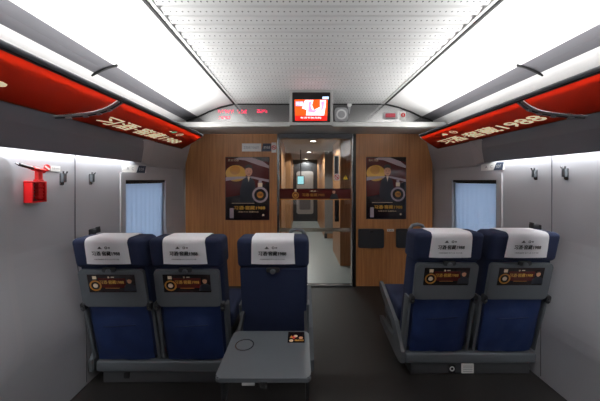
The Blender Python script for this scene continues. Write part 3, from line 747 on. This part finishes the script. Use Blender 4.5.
def make_seat(label, tray_down=False):
    s = thing('train_seat', label, 'seat', (0,0,0), 'blue train seats')
    mb = MB(); mb.box(-.222, .222, .0, .15, BOTZ+.02, .90, NAVY, r=.03); mb.map(shear); mb.build('backrest', s)
    mb = MB(); mb.box(-.230, .230, -.024, .165, .868, TOPZ, NAVY, r=.035, seg=5); mb.map(shear); mb.build('headrest', s)
    # draped cover following the headrest (rear, over the top, down the front)
    e = .004; prof = []
    for z in (.905, .93, .97, 1.01, TOPZ-.035): prof.append((-.024-e, z))
    for k in range(1, 6): a = math.radians(90*k/5); prof.append((.011-(.035+e)*math.cos(a), TOPZ-.035+(.035+e)*math.sin(a)))
    for k in range(0, 6): a = math.radians(90*k/5); prof.append((.13+(.035+e)*math.sin(a), TOPZ-.035+(.035+e)*math.cos(a)))
    prof.append((.165+e, .95))
    nx = 12; vs = []; fs = []; npf = len(prof)
    for lay in (0, .0025):
        for j, (y, z) in enumerate(prof):
            hw = .139-.008*min(1, j/5)
            for i in range(nx+1):
                u = -1+2*i/nx; off = (.0025*math.sin(u*5+1.3) if j < 3 else 0)-lay*(1 if j < 8 else -1)
                zz = z-(.004*(1-abs(u)) if j == 0 else 0)+(lay if 5 <= j <= 12 else 0)
                vs.append((.002+u*hw, y+off-.002*(j < 3), zz))
    N = npf*(nx+1)
    for l in (0, 1):
        for j in range(npf-1):
            for i in range(nx): a = l*N+j*(nx+1)+i; fs.append((a, a+1, a+nx+2, a+nx+1))
    mb = MB(); mb.raw(vs, fs, CLOTHW, None, True); mb.map(shear); cv = mb.build('headrest_cover', s); cv['label'] = 'white printed headrest cover'
    F = back_frame(.895, .0375); mb = MB()
    mb.text(BRAND, -.088, .086, .078, .108, INK, F, 0, .035); mb.disc(-.035, .132, .006, INK, F, .0005); mb.prism([(-.050,.124),(-.020,.124),(-.035,.142)], INKG, F, .0005); mb.ring(.005, .132, .005, .009, INK, F, .0005, n=12); mb.rect(.018,.03,.127,.137,INKG,F,.0005)
    mb.text('中国高端酱香 君子之品 东方习酒', -.08, .075, .048, .057, INKG, F, 0, .02); mb.build('print', cv)
    # latch below the cover
    F = back_frame(.872, .03); mb = MB(); mb.rrect(-.042, .042, -.014, .014, .008, SEATD, F, .012, 0, .002)
    mb.disc(0, -.006, .017, SEATG, F, .010, .0122, bev=.003); mb.build('tray_latch', s)
    if not tray_down:
        F = back_frame(.72, .003); tr = MB(); tr.rrect(-.212, .208, -.123, .145, .022, SEATG, F, .024, 0, .006); tr = tr.build('tray_table', s)
        mb = MB(); F3 = back_frame(.72, .0276); advert(mb, -.155, .150, -.012, .118, F3); ad = mb.build('advert', tr)
        for sx in (-1, 1):
            mb = MB(); F = back_frame(.60, .004); mb.rrect(sx*.218-.014, sx*.218+.014, -.03, .03, .01, SEATD, F, .03, 0, .004); mb.disc(sx*.218, 0, .009, CHROME, F, .006, .0302); mb.build('tray_hinge', s)
        # cloth pocket
        nx, nz = 16, 14; vs = []; fs = []
        for lay in (0, 1):
            for j in range(nz+1):
                z = .17+.415*j/nz
                for i in range(nx+1):
                    u = -1+2*i/nx; b = (1-u**4)*(.012+.016*math.sin(math.pi*min(1, j/nz*1.15)))*(1 if j < nz*.72 else .55)
                    w = .003*math.sin(u*5+j*.9+1.5*math.sin(j*.4))+.002*math.sin(u*11-j*.7)
                    vs.append((u*.193, -(b+w+.003)*(1-lay)-.0005+lay*.006, z))
        N = (nx+1)*(nz+1)
        for l in (0, 1):
            for j in range(nz):
                for i in range(nx): a = l*N+j*(nx+1)+i; fs.append((a, a+1, a+nx+2, a+nx+1))
        per = [i for i in range(nx+1)]+[j*(nx+1)+nx for j in range(1, nz+1)]+[nz*(nx+1)+i for i in range(nx-1, -1, -1)]+[j*(nx+1) for j in range(nz-1, 0, -1)]
        for k in range(len(per)): a, b = per[k], per[(k+1) % len(per)]; fs.append((a, b, b+N, a+N))
        mb = MB(); mb.raw(vs, fs, NAVYP, None, True); mb.map(shear); pk = mb.build('seat_pocket', s); pk['label'] = 'blue cloth back pocket'
        F = back_frame(.455, .030); mb = MB(); mb.tube([F @ Vector((x, .006*math.sin(x*14)-.002, -.004*(abs(x)/.11)**2)) for x in [-.11+.22*i/12 for i in range(13)]], .0035, NAVY, n=8); mb.build('pocket_hem', s)
    else:
        # bare lower back and the lowered tray (local y < 0 is towards the viewer)
        mb = MB(); mb.box(-.215, .215, -.022, .0, .17, .872, NAVY, r=.009); mb.map(shear); mb.build('back_cover', s)
        zt = .515; ya, ybk = -.655, -.268; tr = MB(); F = frame((0,0,zt-.02), (1,0,0), (0,1,0))
        tr.rrect(-.224, .224, ya, ybk, .025, TRAYG, F, .02, 0, .005); trr = tr.build('tray_table', s); trr['label'] = 'lowered grey tray table'
        mb = MB(); F = frame((0,0,zt+.0003), (1,0,0), (0,1,0)); mb.ring(-.135, -.405, .046, .052, CHROME, F, .0015); mb.disc(-.135,-.405,.046,TRAYG,F,.0005); mb.build('cup_ring', trr)
        mb = MB(); x0, x1, y0, y1 = .102, .198, -.385, -.280; mb.rect(x0, x1, y0, y1, PBLACK, F, .0008); mb.disc(x0+.045, y0+.062, .011, PCREAM, F, .0004, .001); mb.disc(x0+.075,y0+.045,.012,PSKIN,F,.0004,.001)
        mb.prism([(x0+.03,y0+.03),(x0+.05,y0+.05),(x0+.045,y0+.075),(x0+.025,y0+.06)],SIGNR,F,.0004,.0008); mb.prism([(x0+.01,y0+.045),(x0+.03,y0+.04),(x0+.02,y0+.07)],PGOLD,F,.0004,.0008)
        mb.rect(x0+.04, x1-.006, y0+.014, y0+.028, PYEL, F, .0004, .001); mb.disc(x0+.02, y0+.018, .012, PCREAM, F, .0004, .001); mb.text('1988', x0+.045, x1-.01, y0+.016, y0+.026, PMAR, F, .0018)
        mb.build('advert', trr)
        mb = MB(); mb.rrect(-.015,.022,zt-.042,zt-.016,.005, CHROME, frame((0,ya+.004,0),(1,0,0),(0,0,1)), .01); mb.build('latch_catch', trr)
        mb = MB(); mb.rect(-.10,-.04,zt-.048,zt-.024,SIGNW,frame((0,ya+.02,0),(1,0,0),(0,0,1)),.002); mb.build('white_label', trr)
        for sx in (-1, 1):
            mb = MB(); x = sx*.205+.003
            pts = [(-.13,.57),(-.26,.50),(-.40,.45),(-.55,.493),(-.60,.493),(-.60,.42),(-.58,.33),(-.54,.33),(-.50,.38),(-.40,.39),(-.24,.45),(-.10,.53)]
            mb.prism([(p[0], p[1]) for p in pts], SEATD, frame((x-.008,0,0), (0,1,0), (0,0,1)), .016); mb.build('tray_arm', s)
    for sx in (-1, 1):
        mb = MB(); mb.box(sx*.226-.010, sx*.226+.010, -.012, .07, .17, .60, SEATG, r=.006); mb.map(shear); mb.build('side_rail', s)
    mb = MB(); mb.box(-.225, .225, .11, .58, .30, .44, NAVY, r=.04, seg=4); mb.build('seat_cushion', s)
    mb = MB(); mb.box(-.20, .20, .12, .55, .18, .305, SEATD, r=.01); mb.build('seat_pan', s)
    return s
YL, YR = 1.885, 1.97
PZ = 0.0
s0 = make_seat('window seat against the left wall, navy with white printed cover and folded tray')
s0.location = (-1.212, YL, PZ)
copy_tree(s0, (-.727, YL, PZ), 'middle seat of the left row of three, navy with folded tray')
copy_tree(s0, (.995, YR, PZ), 'right-hand aisle seat, navy with white printed cover and folded tray')
copy_tree(s0, (1.497, YR, PZ), 'window seat against the right wall, navy with white printed cover and folded tray')
s3 = make_seat('left-hand aisle seat in navy cloth with its grey tray lowered', True); s3.location = (-.172, YL, PZ)

def handle(seat, x):
    mb = MB(); mb.tube([(x*.62, .10, 1.05),(x*.75, .10, 1.088),(x*.95, .10, 1.096),(x*1.2, .10, 1.088),(x*1.36, .10, 1.05)], .013, SEATG, n=10); mb.map(lambda p: (p[0], p[1]-.15, p[2]+.005)); mb.build('grab_handle', seat)
handle(s3, .155)
for o in C.objects:
    if o.name.startswith('train_seat') and o.location.x < 0: o.scale = (1, 1, .982)
for o in list(C.objects):
    if o.name.startswith('train_seat') and 'right-hand aisle' in o.get('label', ''): handle(o, -.155)

def fork(seat, x0):
    pts = [(-.03,.09),(.02,.07),(.12,.075),(.46,.13),(.50,.17),(.46,.19),(.16,.18),(.13,.22),(.20,.28),(.47,.41),(.51,.455),(.49,.49),(.44,.48),(.10,.33),(.02,.24),(-.03,.17)]
    mb = MB(); mb.prism(pts, SEATG, frame((x0,0,0), (0,1,0), (0,0,1)), .03, 0, .006); mb.build('side_bracket', seat)
for o in list(C.objects):
    l = o.get('label', '') if o.name.startswith('train_seat') else ''
    if 'right-hand aisle' in l: fork(o, .735-.995)
    if 'left-hand aisle' in l: fork(o, .068+.172)
    if 'against the left wall' in l: fork(o, -1.455+1.20)
    if 'against the right wall' in l: fork(o, 1.728-1.497)
def base(xa, xb, Y, aisle, label, sockets):
    t = thing('seating_platform', label, 'platform', (0, Y, 0), 'grey frames under the seat rows')
    MB().box(xa, xb, -.03, .09, .085, .158, SEATG, r=.012).build('rear_beam', t)
    MB().box(xa+.03, xb-.03, .10, .52, .02, .165, SEATD, r=.01).build('under_seat_box', t)
    MB().box(xa+.04, xb-.04, -.015, .10, .0, .084, SKIRTG, r=.006).build('skirt', t)
    for x in (xa+.14, xb-.14):
        mb = MB(); mb.box(x-.03, x+.03, .2, .44, .0, .10, SEATD, r=.006); mb.build('foot', t)
    F = frame((0, -.016, 0), (1,0,0), (0,0,1))
    for kind, x in sockets:
        mb = MB()
        if kind == 'socket': mb.rrect(x-.025, x+.025, .012, .072, .006, BLACKP, F, .005); mb.ring(x, .042, .010, .018, SIGNW, F, .001, .0052)
        if kind == 'black': mb.rrect(x-.02, x+.02, .035, .075, .006, BLACKP, F, .005)
        if kind == 'label': mb.rrect(x-.045, x+.045, .008, .078, .004, SIGNW, F, .003); [mb.rect(x-.035, x+.035, .02+.013*k, .023+.013*k, INKG, F, .0005, .003) for k in range(4)]
        mb.build({'socket':'power_socket','black':'power_socket','label':'white_label'}[kind], t)
base(-1.42, .06, YL, 1, 'long grey frame under the left row of three seats', [('black', -1.21)])
base(.768, 1.722, YR, -1, 'grey frame under the right pair of seats with a white label', [('socket', 1.11), ('label', 1.225)])

# ------------------------------------------------------------------ lights
def area(name, loc, rot, sx, sy, e, col=(1,1,1), spread=180):
    l = bpy.data.lights.new(name, 'AREA'); l.shape = 'RECTANGLE'; l.size = sx; l.size_y = sy; l.energy = e; l.color = col; l.spread = math.radians(spread)
    o = bpy.data.objects.new(name, l); C.objects.link(o); o.location = loc; o.rotation_euler = rot; return o
R = math.radians
for sgn in (-1, 1):
    x = -1.16 if sgn < 0 else mir(-1.16)
    y0, y1 = YB+.3, 3.0; ln = y1-y0
    area('rack_uplight', (x, (y0+y1)/2, H+.487), (R(180), R(-sgn*22), 0), .10, ln, 46, (1,.99,.97), 172)
    xw = -1.53 if sgn < 0 else mir(-1.53)
    area('wall_wash', (xw, (YB+2.5)/2, H+.245), (0, R(-sgn*25), 0), .035, 2.5-YB-.1, 34, (1,1,1))

w = bpy.data.worlds.new('sky'); S.world = w; w.use_nodes = True
w.node_tree.nodes['Background'].inputs[0].default_value = (.9,.95,1,1); w.node_tree.nodes['Background'].inputs[1].default_value = 4.6

cam = bpy.data.cameras.new('camera'); co = bpy.data.objects.new('camera', cam); C.objects.link(co); S.camera = co
co.location = (0, 0, H); co.rotation_euler = (R(90), 0, 0)
cam.sensor_fit = 'HORIZONTAL'; cam.sensor_width = 36; cam.lens = 267/600*36; cam.clip_start = .02
cam.shift_y = -20.5/600
S.view_settings.view_transform = 'Standard'; S.view_settings.look = 'None'; S.view_settings.exposure = 0; S.view_settings.gamma = 1
S.view_settings.use_curve_mapping = False
